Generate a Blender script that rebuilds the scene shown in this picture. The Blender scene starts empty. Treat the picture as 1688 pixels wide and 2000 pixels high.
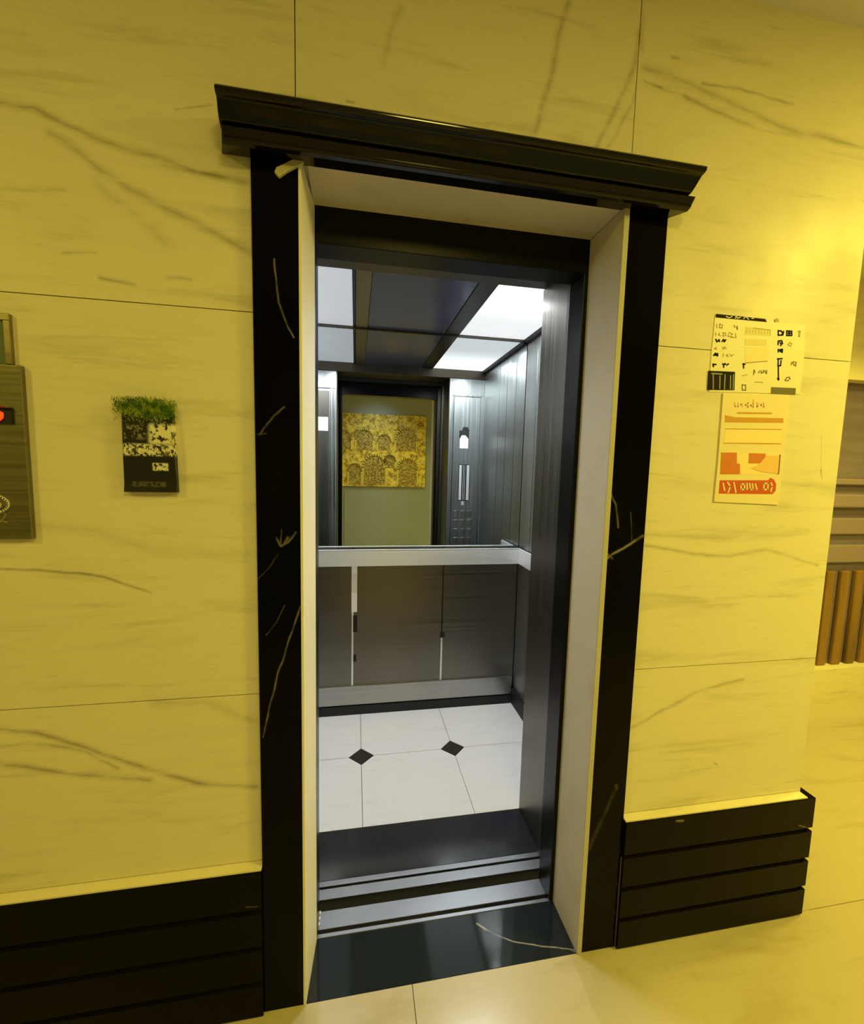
import bpy, bmesh, math, random
from mathutils import Vector, Matrix
random.seed(7)
S = bpy.context.scene
COL = S.collection

# ------------------------------------------------------------------ camera, world, lights, exposure
def aim_matrix(yaw, pitch, roll):
    cy, sy = math.cos(yaw), math.sin(yaw)
    f = Vector((sy*math.cos(pitch), cy*math.cos(pitch), math.sin(pitch)))
    r = Vector((cy, -sy, 0)); u = r.cross(f)
    r2 = r*math.cos(roll) + u*math.sin(roll)
    u2 = -r*math.sin(roll) + u*math.cos(roll)
    return Matrix((r2, u2, -f)).transposed()
cam = bpy.data.cameras.new('camera')
cam.sensor_fit = 'VERTICAL'; cam.sensor_height = 24.0; cam.sensor_width = 24.0
cam.lens = 24.0*842.13/2000
cam.clip_start = 0.02; cam.clip_end = 60
cam_o = bpy.data.objects.new('camera', cam); COL.objects.link(cam_o)
cam_o.matrix_world = Matrix.Translation((0, -1.0737, 1.46)) @ aim_matrix(.1773, -.0998, .0241).to_4x4()
S.camera = cam_o

S.view_settings.view_transform = 'Standard'
S.view_settings.look = 'None'
S.view_settings.gamma = 1
S.view_settings.use_curve_mapping = False
S.view_settings.exposure = 0.0

w = bpy.data.worlds.new('world'); S.world = w; w.use_nodes = True
w.node_tree.nodes['Background'].inputs[0].default_value = (1, .8, .3, 1)
w.node_tree.nodes['Background'].inputs[1].default_value = 0.05

YEL = (1.0, .82, .11)
def area(name, loc, target, size, power, col, spread=180, shape='DISK'):
    l = bpy.data.lights.new(name, 'AREA'); l.shape = shape; l.size = size
    l.energy = power; l.color = col; l.spread = math.radians(spread)
    o = bpy.data.objects.new(name, l); COL.objects.link(o)
    o.location = loc
    o.rotation_euler = (Vector(target)-Vector(loc)).to_track_quat('-Z', 'Y').to_euler()
    return o
# lobby lamps and one added back wall fill, all up at the lobby ceiling in front of the elevator wall
area('lobby_lamp_right', (2.45, -1.10, 2.62), (2.1, -.45, 0), .5, 51, YEL, 160)
area('lobby_lamp_middle', (.35, -1.75, 2.62), (.35, -1.0, 0), .35, 13, (1, .84, .16), 150)
area('lobby_lamp_left', (-1.9, -1.4, 2.62), (-1.4, -.5, 0), .35, 10.5, (1, .84, .11), 160)
area('passage_lamp', (3.0, .3, 2.62), (3.0, .35, 0), .35, 26, YEL, 130)
area('back_wall_fill', (.3, -2.05, 2.62), (.3, -2.69, 1.3), .3, 1.6, (.85, 1.0, .9), 90)  # added cool fill for the opposite wall, no fitting there
def point(name, loc, power, col):
    l = bpy.data.lights.new(name, 'SPOT'); l.energy = power; l.color = col
    l.shadow_soft_size = 0.0; l.spot_size = math.radians(165); l.spot_blend = .6
    o = bpy.data.objects.new(name, l); COL.objects.link(o); o.location = loc
for x in (-.36, -.16, .68, .86):       # added unseen spots carrying the light of the two car ceiling panels
    for y in (.85, 1.0, 1.2):
        point('car_lamp', (x, y, 2.208), 7.5, (.95, .98, 1.0))

# ------------------------------------------------------------------ node helpers
class NT:
    def __init__(s, t): s.t = t; s.n = t.nodes; s.l = t.links
    def new(s, typ, **k):
        nd = s.n.new(typ)
        for a, v in k.items(): setattr(nd, a, v)
        return nd
    def link(s, a, b): s.l.new(a, b)
    def put(s, sock, v):
        if hasattr(v, 'is_output'): s.link(v, sock)
        else: sock.default_value = v
    def math(s, op, a, b=None, c=None, clamp=False):
        nd = s.new('ShaderNodeMath', operation=op, use_clamp=clamp)
        s.put(nd.inputs[0], a)
        if b is not None: s.put(nd.inputs[1], b)
        if c is not None: s.put(nd.inputs[2], c)
        return nd.outputs[0]
    def vec(s, op, a, b=None, scale=None):
        nd = s.new('ShaderNodeVectorMath', operation=op)
        s.put(nd.inputs[0], a)
        if b is not None: s.put(nd.inputs[1], b)
        if scale is not None: s.put(nd.inputs['Scale'], scale)
        return nd.outputs['Value'] if op in ('DOT_PRODUCT', 'LENGTH', 'DISTANCE') else nd.outputs['Vector']
    def noise(s, v, scale=5, detail=3, rough=.5, dist=0):
        nd = s.new('ShaderNodeTexNoise'); s.put(nd.inputs['Vector'], v)
        nd.inputs['Scale'].default_value = scale; nd.inputs['Detail'].default_value = detail
        nd.inputs['Roughness'].default_value = rough; nd.inputs['Distortion'].default_value = dist
        return nd
    def ramp(s, f, lo, hi, a=0., b=1.):
        nd = s.new('ShaderNodeMapRange', interpolation_type='SMOOTHSTEP')
        s.put(nd.inputs[0], f); nd.inputs[1].default_value = lo; nd.inputs[2].default_value = hi
        nd.inputs[3].default_value = a; nd.inputs[4].default_value = b
        return nd.outputs[0]
    def mix(s, f, a, b):
        nd = s.new('ShaderNodeMix', data_type='RGBA')
        s.put(nd.inputs[0], f); s.put(nd.inputs[6], a); s.put(nd.inputs[7], b)
        return nd.outputs[2]
    def scaled(s, v, sc):
        return s.vec('MULTIPLY', v, sc)

def rgba(c): return (c[0], c[1], c[2], 1)
def mat(name, col=(.8, .8, .8), rough=.5, metal=0., spec=.5, emit=None, strength=0., coat=0., aniso=0.):
    m = bpy.data.materials.new(name); m.use_nodes = True
    b = m.node_tree.nodes['Principled BSDF']
    b.inputs['Base Color'].default_value = rgba(col); b.inputs['Roughness'].default_value = rough
    b.inputs['Metallic'].default_value = metal; b.inputs['Specular IOR Level'].default_value = spec
    b.inputs['Coat Weight'].default_value = coat; b.inputs['Anisotropic'].default_value = aniso
    if emit:
        b.inputs['Emission Color'].default_value = rgba(emit); b.inputs['Emission Strength'].default_value = strength
    m['_'] = 1
    return m
def nodes(m):
    t = NT(m.node_tree); return t, m.node_tree.nodes['Principled BSDF']
def coord(t): return t.new('ShaderNodeTexCoord').outputs['Object']

# a stone vein: distance of P to the segment A-B, turned into a soft band
vg = bpy.data.node_groups.new('vein_segment', 'ShaderNodeTree')
for nm, ty in (('P', 'NodeSocketVector'), ('A', 'NodeSocketVector'), ('B', 'NodeSocketVector'), ('W', 'NodeSocketFloat'), ('K', 'NodeSocketFloat')):
    vg.interface.new_socket(nm, in_out='INPUT', socket_type=ty)
vg.interface.new_socket('Prev', in_out='INPUT', socket_type='NodeSocketFloat')
vg.interface.new_socket('Band', in_out='OUTPUT', socket_type='NodeSocketFloat')
_t = NT(vg); gi = _t.new('NodeGroupInput'); go = _t.new('NodeGroupOutput')
_P = _t.vec('ADD', gi.outputs['P'], _t.vec('SCALE', (1, 1, 1), scale=_t.math('MULTIPLY', gi.outputs['Prev'], 1e-6)))
_pa = _t.vec('SUBTRACT', _P, gi.outputs['A']); _ba = _t.vec('SUBTRACT', gi.outputs['B'], gi.outputs['A'])
_h = _t.math('DIVIDE', _t.vec('DOT_PRODUCT', _pa, _ba), _t.vec('DOT_PRODUCT', _ba, _ba), clamp=True)
_d = _t.vec('LENGTH', _t.vec('SUBTRACT', _pa, _t.vec('SCALE', _ba, scale=_h)))
_b = _t.math('SUBTRACT', 1.0, _t.math('DIVIDE', _d, gi.outputs['W']), clamp=True)
_b = _t.math('MULTIPLY', _t.math('MULTIPLY', _b, _b), gi.outputs['K'])
_t.link(_t.math('MAXIMUM', _b, gi.outputs['Prev']), go.inputs['Band'])

def veins(t, P, lines):
    out = None
    for pts, wd, k in lines:
        n = len(pts)-1
        for i in range(n):
            g = t.new('ShaderNodeGroup'); g.node_tree = vg
            t.put(g.inputs['P'], P)
            g.inputs['A'].default_value = pts[i]; g.inputs['B'].default_value = pts[i+1]
            g.inputs['W'].default_value = wd; g.inputs['K'].default_value = k
            if out is not None: t.link(out, g.inputs['Prev'])
            out = g.outputs[0]
    return out

def wobble(t, co, scale, amt, flat):
    nz = t.noise(co, scale, 3, .55)
    v = t.vec('SCALE', t.vec('SUBTRACT', nz.outputs['Color'], (.5, .5, .5)), scale=amt)
    return t.vec('MULTIPLY', t.vec('ADD', co, v), flat)

XZ = (1, 0, 1)
def v3(p): return (p[0], 0, p[1])
def marble(name, base, vein_col, lines=(), flat=XZ, rough=.55, streak=(1.2, 1.2, 9), conv=v3, cloud=.30):
    m = mat(name, base, rough); t, b = nodes(m); co = coord(t)
    st = t.noise(t.scaled(co, streak), 2.2, 5, .6, .6)
    fine = t.noise(t.scaled(co, (3, 3, 22)), 4, 4, .7)
    f = t.math('MULTIPLY', t.ramp(st.outputs[0], .50, .74), cloud)
    f = t.math('ADD', f, t.math('MULTIPLY', t.ramp(fine.outputs[0], .52, .8), cloud*.5))
    if lines:
        P = wobble(t, co, 5, .035, flat)
        v = veins(t, P, [([conv(p) for p in pts], wd, k) for pts, wd, k in lines])
        brk = t.ramp(t.noise(t.scaled(co, (4, 4, 14)), 3, 4, .6).outputs[0], .30, .62, .35, 1.)
        f = t.math('ADD', f, t.math('MULTIPLY', v, brk), clamp=True)
    t.link(t.mix(f, rgba(base), rgba(vein_col)), b.inputs['Base Color'])
    r = t.noise(co, 3, 2); t.link(t.ramp(r.outputs[0], .2, .8, rough*.8, rough*1.3), b.inputs['Roughness'])
    return m

def granite(name, base=(.003, .0027, .0022), vein_col=(.35, .33, .25), lines=(), rough=.12, flat=XZ, conv=v3, spec=.09):
    m = mat(name, base, rough, spec=spec); t, b = nodes(m); co = coord(t)
    sp = t.noise(co, 220, 2, .6)
    c = t.mix(t.ramp(sp.outputs[0], .62, .8), rgba(base), rgba((base[0]*2.2, base[1]*2.2, base[2]*2)))
    if lines:
        P = wobble(t, co, 14, .012, flat)
        v = veins(t, P, [([conv(p) for p in pts], wd, k) for pts, wd, k in lines])
        brk = t.ramp(t.noise(co, 26, 3).outputs[0], .32, .55, .35, 1.)
        c = t.mix(t.math('MULTIPLY', v, brk, clamp=True), c, rgba(vein_col))
    t.link(c, b.inputs['Base Color'])
    return m

def brushed(name, base, rough=.3, stretch=(140, 140, 1.2), amt=.25, metal=1.):
    m = mat(name, base, rough, metal); t, b = nodes(m); co = coord(t)
    nz = t.noise(t.scaled(co, stretch), 1, 3, .6)
    lo = tuple(c*(1-amt) for c in base); hi = tuple(min(1, c*(1+amt)) for c in base)
    t.link(t.mix(t.ramp(nz.outputs[0], .3, .7), rgba(lo), rgba(hi)), b.inputs['Base Color'])
    t.link(t.ramp(nz.outputs[0], .3, .7, rough*.85, rough*1.2), b.inputs['Roughness'])
    return m

# ------------------------------------------------------------------ mesh helpers
def box(bm, x0, x1, y0, y1, z0, z1):
    vs = [bm.verts.new(p) for p in ((x0,y0,z0),(x1,y0,z0),(x1,y1,z0),(x0,y1,z0),(x0,y0,z1),(x1,y0,z1),(x1,y1,z1),(x0,y1,z1))]
    for f in ((0,3,2,1),(4,5,6,7),(0,1,5,4),(1,2,6,5),(2,3,7,6),(3,0,4,7)):
        bm.faces.new([vs[i] for i in f])
def prism_x(bm, prof, x0, x1):
    """profile in (y, z), swept along x; x0/x1 may be functions of the profile point"""
    fx0 = x0 if callable(x0) else (lambda p: x0); fx1 = x1 if callable(x1) else (lambda p: x1)
    a = [bm.verts.new((fx0(p), p[0], p[1])) for p in prof]; b = [bm.verts.new((fx1(p), p[0], p[1])) for p in prof]
    n = len(prof)
    for i in range(n): bm.faces.new((a[i], b[i], b[(i+1) % n], a[(i+1) % n]))
    bm.faces.new(a[::-1]); bm.faces.new(b)
def prism_y(bm, poly, y0, y1):
    a = [bm.verts.new((p[0], y0, p[1])) for p in poly]; b = [bm.verts.new((p[0], y1, p[1])) for p in poly]
    n = len(poly)
    for i in range(n): bm.faces.new((a[i], a[(i+1) % n], b[(i+1) % n], b[i]))
    bm.faces.new(a); bm.faces.new(b[::-1])
def prism_z(bm, poly, z0, z1):
    a = [bm.verts.new((p[0], p[1], z0)) for p in poly]; b = [bm.verts.new((p[0], p[1], z1)) for p in poly]
    n = len(poly)
    for i in range(n): bm.faces.new((a[i], a[(i+1) % n], b[(i+1) % n], b[i]))
    bm.faces.new(a); bm.faces.new(b[::-1])
def stroke(bm, pts, wd, y, th=.0006):
    """a pen stroke lying on a sheet: a flat ribbon in x,z"""
    for (a, b) in zip(pts[:-1], pts[1:]):
        A, B = Vector(a), Vector(b); d = B-A
        if d.length < 1e-6: continue
        d.normalize(); n = Vector((-d.y, d.x))*wd/2; e = d*wd/2*.6
        q = [A-e+n, A-e-n, B+e-n, B+e+n]
        prism_y(bm, [(p.x, p.y) for p in q], y-th, y)
def cyl_y(bm, cx, cz, r, y0, y1, n=24, r1=None):
    r1 = r if r1 is None else r1
    a = [bm.verts.new((cx+r*math.cos(2*math.pi*i/n), y0, cz+r*math.sin(2*math.pi*i/n))) for i in range(n)]
    b = [bm.verts.new((cx+r1*math.cos(2*math.pi*i/n), y1, cz+r1*math.sin(2*math.pi*i/n))) for i in range(n)]
    for i in range(n): bm.faces.new((a[i], a[(i+1) % n], b[(i+1) % n], b[i]))
    bm.faces.new(a); bm.faces.new(b[::-1])
def arc(cx, cz, rx, rz, a0, a1, n=12):
    return [(cx+rx*math.cos(math.radians(a0+(a1-a0)*i/n)), cz+rz*math.sin(math.radians(a0+(a1-a0)*i/n))) for i in range(n+1)]

def obj(name, build, m, parent=None, bevel=0., seg=2, label=None, kind=None):
    bm = bmesh.new(); build(bm)
    bmesh.ops.recalc_face_normals(bm, faces=bm.faces)
    me = bpy.data.meshes.new(name); bm.to_mesh(me); bm.free()
    o = bpy.data.objects.new(name, me); COL.objects.link(o)
    me.materials.append(m)
    if parent: o.parent = parent; o.matrix_parent_inverse = Matrix.Translation(-parent.location)
    if bevel:
        md = o.modifiers.new('bevel', 'BEVEL'); md.width = bevel; md.segments = seg; md.limit_method = 'ANGLE'
    if label: o['label'] = label
    if kind: o['kind'] = kind
    return o
def boxes(name, bl, m, parent=None, **k):
    return obj(name, lambda bm: [box(bm, *b) for b in bl], m, parent, **k)
def thing(name, label, cat, loc=(0, 0, 0), group=None):
    o = bpy.data.objects.new(name, None); COL.objects.link(o); o.location = loc; o.empty_display_size = .1
    o['label'] = label; o['category'] = cat
    if group: o['group'] = group
    return o
def tag(o, label, cat, group=None):
    o['label'] = label; o['category'] = cat
    if group: o['group'] = group
    return o
def struct(name, bl, m, **k):
    return boxes(name, bl, m, kind='structure', **k)

# ------------------------------------------------------------------ materials
CREAM = (.77, .70, .50); VEIN = (.27, .235, .13)
wall_veins = [
 ([(-0.7099, 2.1767), (-0.6562, 2.1728), (-0.5746, 2.1416), (-0.4501, 2.1147), (-0.3496, 2.0926), (-0.2444, 2.0856)], .017, .75),
 ([(-0.6221, 2.1277), (-0.5396, 2.0801), (-0.4434, 2.0285), (-0.3423, 1.9829), (-0.2416, 1.9401)], .022, .6),
 ([(-0.5412, 2.0466), (-0.4355, 1.9721), (-0.4062, 1.9332)], .03, .25),
 ([(-0.7209, 2.0083), (-0.6093, 2.0207)], .012, .3),
 ([(-0.5452, 1.8575), (-0.4789, 1.8448)], .010, .7), ([(-0.4085, 1.8633), (-0.3646, 1.8642)], .010, .5),
 ([(-0.6161, 1.8950), (-0.5479, 1.9053)], .008, .5),
 ([(-0.7727, 1.2159), (-0.6638, 1.2046), (-0.5714, 1.1908), (-0.4764, 1.1557)], .008, .8),
 ([(-0.7967, 0.8490), (-0.6959, 0.8150), (-0.6021, 0.7676), (-0.4934, 0.7064), (-0.3668, 0.6627), (-0.2457, 0.6407)], .016, .8),
 ([(-0.7995, 0.8057), (-0.7071, 0.8008), (-0.6237, 0.7697), (-0.5604, 0.7175)], .012, .55),
 ([(-0.8024, 0.7621), (-0.6483, 0.7099), (-0.4944, 0.6797)], .018, .75),
 ([(-0.4754, 0.8865), (-0.3612, 0.8754), (-0.2430, 0.8122)], .03, .35),
 ([(-0.7658, 1.3209), (-0.5872, 1.2979), (-0.4618, 1.2554), (-0.2597, 1.2410)], .03, .25),
 ([(0.5007, 2.5926), (0.4716, 2.4754), (0.4474, 2.3575), (0.4321, 2.2916)], .018, .6),
 ([(0.6968, 2.5615), (0.6821, 2.4774), (0.6367, 2.3638), (0.5873, 2.2611)], .018, .6),
 ([(0.7066, 2.5284), (0.6857, 2.3953), (0.6473, 2.3153), (0.6153, 2.2650)], .012, .45),
 ([(0.6872, 2.6286), (0.7005, 2.5156)], .02, .5),
 ([(0.0971, 2.5044), (0.0714, 2.4367), (0.0582, 2.3814)], .018, .3),
 ([(0.7108, 2.4764), (0.8016, 2.4739), (0.9240, 2.4577), (1.0539, 2.4223), (1.2051, 2.3978), (1.4102, 2.3973)], .024, .55),
 ([(0.8348, 2.4372), (0.9926, 2.4003), (1.0406, 2.3988)], .016, .6),
 ([(0.8837, 2.4779), (0.9710, 2.4826), (1.1622, 2.4709)], .010, .65),
 ([(0.7086, 2.4500), (0.7628, 2.4459)], .007, .6),
 ([(0.7859, 2.5165), (0.8049, 2.5186)], .009, 1.0),
 ([(0.8130, 1.2580), (0.9649, 1.2311), (1.1045, 1.2203), (1.2282, 1.2376), (1.4213, 1.1937)], .013, .6),
 ([(0.8104, 1.2904), (0.9772, 1.2794), (1.1161, 1.2757)], .02, .4),
 ([(0.8155, 0.7069), (0.9226, 0.7563), (1.0409, 0.8062), (1.1836, 0.8295)], .014, .6),
 ([(1.0650, 1.0933), (1.3582, 1.0927)], .012, .25),
 ([(-0.3867, 2.2120), (-0.3149, 2.2324)], .006, .6), ([(-0.0262, 2.2876), (-0.0102, 2.2891)], .006, .9),
 ([(1.3938, 1.4894), (1.3993, 1.4632)], .005, 1.0), ([(1.3783, 1.5884), (1.3957, 1.4894)], .003, .6),
 ([(1.1103, 0.5661), (1.1237, 0.5613)], .006, .7),
]
def wall_zone(p):
    if p[0] < -.137: return 0 if p[1] > 1.808 else 1
    return 2 if (p[0] < .694 and p[1] > 2.1) else 3
M_walls = [marble('yellow_marble', CREAM, VEIN, [v for v in wall_veins if wall_zone(v[0][1]) == k]) for k in range(4)]
M_wall = marble('plain_yellow_marble', CREAM, VEIN)
M_marble = marble('cream_marble', (.56, .50, .38), (.36, .31, .21), cloud=.3, streak=(3, 3, 3))
M_edge = marble('lit_pale_cream', (.92, .88, .76), (.5, .45, .33), cloud=.15, streak=(3, 3, 3))  # brightened cream, light and reflection are put into its colour
M_edge2 = marble('shaded_marble_edge', (.50, .47, .36), (.4, .36, .25), cloud=.15, streak=(3, 3, 3))  # darkened marble copy, dim light and cornice shade put into the colour
M_floor = marble('floor_marble', (.50, .435, .30), (.34, .27, .12), [
 ([(0.9175, -0.0766), (1.1359, -0.0695), (1.3957, -0.0733)], .03, .35), ([(0.7728, -0.0671), (0.8083, -0.1108)], .02, .4)],
 flat=(1, 1, 0), conv=lambda p: (p[0], p[1], 0), streak=(1.0, 5, 1), rough=.16, cloud=.4)
casing_veins = [
 ([(-0.1820, 1.9237), (-0.1742, 1.8302), (-0.1578, 1.7865), (-0.1422, 1.7570)], .0035, .9),
 ([(-0.1642, 1.5956), (-0.1884, 1.5744), (-0.2197, 1.5308)], .004, .5), ([(-0.2254, 1.5306), (-0.2060, 1.5336)], .003, .3),
 ([(-0.1410, 1.2989), (-0.1602, 1.2765), (-0.1768, 1.2666), (-0.1849, 1.2841)], .0045, .7),
 ([(-0.1741, 1.3040), (-0.1768, 1.2691)], .003, .5), ([(-0.1601, 1.2865), (-0.1673, 1.2740)], .006, .6),
 ([(-0.1806, 1.2491), (-0.2045, 1.2142), (-0.2307, 1.1845)], .003, .25),
 ([(-0.1688, 1.1191), (-0.1884, 1.0772), (-0.2127, 1.0433)], .003, .3),
 ([(-0.1314, 1.1140), (-0.1587, 1.0303), (-0.1838, 0.9499), (-0.2157, 0.8277), (-0.2236, 0.7809)], .004, .8),
 ([(0.6849, 1.4100), (0.7044, 1.3751), (0.7168, 1.3113)], .005, .6),
 ([(0.6903, 1.2253), (0.7096, 1.2396), (0.7369, 1.2523), (0.7625, 1.2680), (0.7944, 1.2867)], .007, 1.1),
 ([(0.7511, 1.3542), (0.7604, 1.2753)], .003, .35), ([(0.6896, 1.2354), (0.7046, 1.2223)], .006, .9),
 ([(0.7705, 0.5377), (0.7478, 0.4831), (0.7194, 0.4127), (0.6910, 0.3420)], .012, .16),
 ([(0.7669, 0.5413), (0.7712, 0.5295)], .008, .3),
]
M_granite = granite('black_granite', (.0018, .0013, .001), (.26, .24, .17), casing_veins)
M_granite2 = granite('black_granite_plinth', (.0030, .0021, .0018), (.3, .26, .15), [
 ([(1.4307, 0.3331), (1.5054, 0.3050)], .004, .8), ([(0.9705, 0.4102), (0.9922, 0.4074)], .007, .9), ([(-0.2703, 0.3323), (-0.2415, 0.3274)], .003, .4)], rough=.2)
M_thresh = granite('black_granite_threshold', (.013, .018, .023), (.40, .38, .35), [
 ([(0.3969, 0.1323), (0.4176, 0.1101)], .006, 1.1), ([(0.3969, 0.1323), (0.4409, 0.0926), (0.5045, 0.0586), (0.5788, 0.0352), (0.6716, 0.0106)], .0035, 1.0),
 ([(0.6663, 0.0071), (0.6812, 0.0033)], .003, .8)], rough=.06, flat=(1, 1, 0), conv=lambda p: (p[0], p[1], 0), spec=.35)
M_carthr = mat('polished_black_strip', (.018, .020, .028), .12, 0, .6)
M_blackmetal = mat('black_painted_steel', (.003, .0027, .0025), .3, 0, .2)
M_steel = brushed('brushed_steel', (.42, .42, .40), .30)
M_steel_h = brushed('brushed_steel_horizontal', (.86, .87, .88), .34, (.6, 160, 160), .05, .55)
M_kick = brushed('kick_plate_steel', (.40, .395, .38), .34, (.6, 160, 160), .06)
M_panel = brushed('brushed_bronze_steel', (.20, .185, .155), .36, (1, 160, 160), .06)
M_wallsteel = brushed('car_wall_steel', (.40, .42, .42), .36, (160, 160, .5), .14)
M_jamb = brushed('car_jamb_steel', (.17, .16, .135), .34, (160, 160, .5), .10)
M_doorsteel = brushed('door_steel', (.10, .095, .08), .32, (150, 150, 1), .2)
M_sill = mat('aluminium_sill', (.42, .43, .45), .32, 1.)
M_lintel = mat('bronze_lintel', (.12, .10, .075), .4, 1.)
M_joint = mat('joint_black', (.004, .004, .004), .6)
M_mirror = mat('mirror_glass', (.66, .70, .70), 0.0, 1.0)
M_ceil_dark = mat('car_ceiling_dark', (.10, .10, .17), .2, .3)
M_ceil_strip = mat('car_ceiling_strip', (.22, .19, .13), .3, .8)
M_white = mat('white_paper', (.80, .80, .80), .5)
M_ceiling = mat('ceiling_paint', (.66, .60, .50), .7)
t_, b_ = nodes(M_ceiling); nz_ = t_.noise(coord(t_), 1.5, 3)
t_.link(t_.mix(t_.ramp(nz_.outputs[0], .3, .7), rgba((.68, .65, .80)), rgba((.72, .69, .84))), b_.inputs['Base Color'])
M_grey_paint = mat('olive_grey_wall', (.34, .40, .46), .6)
t_, b_ = nodes(M_grey_paint); nz_ = t_.noise(coord(t_), 1.2, 3)
t_.link(t_.mix(t_.ramp(nz_.outputs[0], .3, .7), rgba((.31, .37, .44)), rgba((.36, .42, .48))), b_.inputs['Base Color'])

def lit_panel(name, lo, hi, c):
    m = mat(name, (.25, .25, .25), .4); t, b = nodes(m); co = coord(t)
    sx = t.new('ShaderNodeSeparateXYZ'); t.link(co, sx.inputs[0])
    f = t.ramp(sx.outputs['Y'], 1.15, .75, lo, hi)      # emission set to rise towards the door
    b.inputs['Emission Color'].default_value = rgba(c)
    t.link(f, b.inputs['Emission Strength'])
    return m
M_light_r = lit_panel('right_light_diffuser', .80, 1.6, (.95, .98, 1.0))
M_light_l = lit_panel('left_light_diffuser', .44, .46, (.93, .97, 1.05))

# ------------------------------------------------------------------ the setting
ZC = 2.69; W = .015; XE = 1.4525; XW = -2.6; YN = -2.69; XR2 = 4.3; YFAR = 1.2
struct('floor', [(XW, .168-.001, YN, 0, -.12, 0), (.168+.001, 1.525, YN, 0, -.12, 0),
                 (1.525, XR2, YN, -.001, -.12, 0), (1.44, XR2, .001, YFAR, -.12, 0)], M_floor)
struct('ceiling', [(XW, XR2, YN, W, ZC, ZC+.1), (1.30, XR2, W, YFAR, ZC, ZC+.1)], M_ceiling)
g = .0012
def wall_build(bm):
    zs = [0.0, .432, .888, 1.808, ZC]
    for (x0, x1) in ((XW, -.1805), ):
        for i in range(3): box(bm, x0, x1, W, W+.02, zs[i]+(g if i else 0), zs[i+1]-g)
    box(bm, XW, -.1805, W, W+.02, 1.808+g, 2.18); box(bm, XW, -.137-g, W, W+.02, 2.18, ZC)
    box(bm, -.137+g, .694-g, W, W+.02, 2.16, ZC)
    for i in range(3): box(bm, .72, XE, W, W+.02, zs[i]+(g if i else 0), zs[i+1]-g)
    box(bm, .72, XE, W, W+.02, 1.808+g, 2.18); box(bm, .694+g, XE, W, W+.02, 2.18, ZC)
    box(bm, XW, -.126, W+.02, .163, 0, ZC); box(bm, -.126, .686, W+.02, .163, 2.149, ZC); box(bm, .686, XE, W+.02, .163, 0, ZC)
    box(bm, 1.10, XE, .163, YFAR, 0, ZC)
    box(bm, XW, -.2315, -.010, W, .4245, .4285); box(bm, .8015, XE, -.010, W, .4245, .4285)
wf = obj('wall_front', wall_build, M_walls[0], kind='structure')
for k in (1, 2, 3): wf.data.materials.append(M_walls[k])
for p in wf.data.polygons: p.material_index = wall_zone((p.center.x, p.center.z))
struct('wall_back', [(XW, XR2, YN-.1, YN, 0, ZC)], M_grey_paint)
struct('wall_left', [(XW-.1, XW, YN, W, 0, ZC)], M_wall)
struct('wall_right', [(XR2, XR2+.1, YN, YFAR, 0, ZC)], M_wall)
# far wall of the passage with its recess
FX0, FX1, FZ0, FZ1 = 1.9, 3.95, .18, 2.08
struct('wall_far', [(XE, FX0, YFAR, YFAR+.1, 0, ZC), (FX1, XR2, YFAR, YFAR+.1, 0, ZC), (FX0, FX1, YFAR, YFAR+.1, 0, FZ0), (FX0, FX1, YFAR, YFAR+.1, FZ1, ZC)], M_wall)
# seams in the back wall seen in the mirror
struct('trim_1', [(XW, XR2, YN, YN+.025, 2.52, 2.60)], mat('olive_cornice_paint', (.45, .43, .30), .5), bevel=.005)

# ribbed black granite plinth: four courses, each with a chamfer
def plinth(bm, x0, x1, endcap):
    zz = [0, .104, .207, .314, .424]
    for i in range(4):
        a, b = zz[i], zz[i+1]; c = .009
        prof = [(W, a), (-.006, a), (-.012, a+c*.6), (-.012, b-c), (-.004, b), (W, b)]
        if i == 3: prof = [(W, a), (-.006, a), (-.012, a+c*.6), (-.013, b-.02), (-.013, b-.001), (-.012, b), (W, b)]
        prism_x(bm, prof, x0, x1)
        if endcap:      # the end courses, stepped back at each groove
            box(bm, XE, XE+.030, -.012, YFAR-.01, a+.007, b-(.007 if i < 3 else 0)); box(bm, XE, XE+.019, -.004, YFAR-.01, a, b-.001)
obj('baseboard_right', lambda bm: plinth(bm, .8015, XE, True), M_granite2, kind='structure')
obj('baseboard_left', lambda bm: plinth(bm, XW, -.2315, False), M_granite2, kind='structure')
struct('floor_pit', [(-.6, 1.1, 0, 1.6, -.5, -.4)], M_joint)
struct('wall_shaft', [(-.62, -.60, .163, 1.6, -.4, 2.6), (1.06, 1.08, .163, 1.6, -.4, 2.6), (-.62, 1.08, 1.5, 1.52, -.4, 2.6), (-.62, 1.08, .163, 1.6, 2.6, 2.62)], M_joint)

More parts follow.
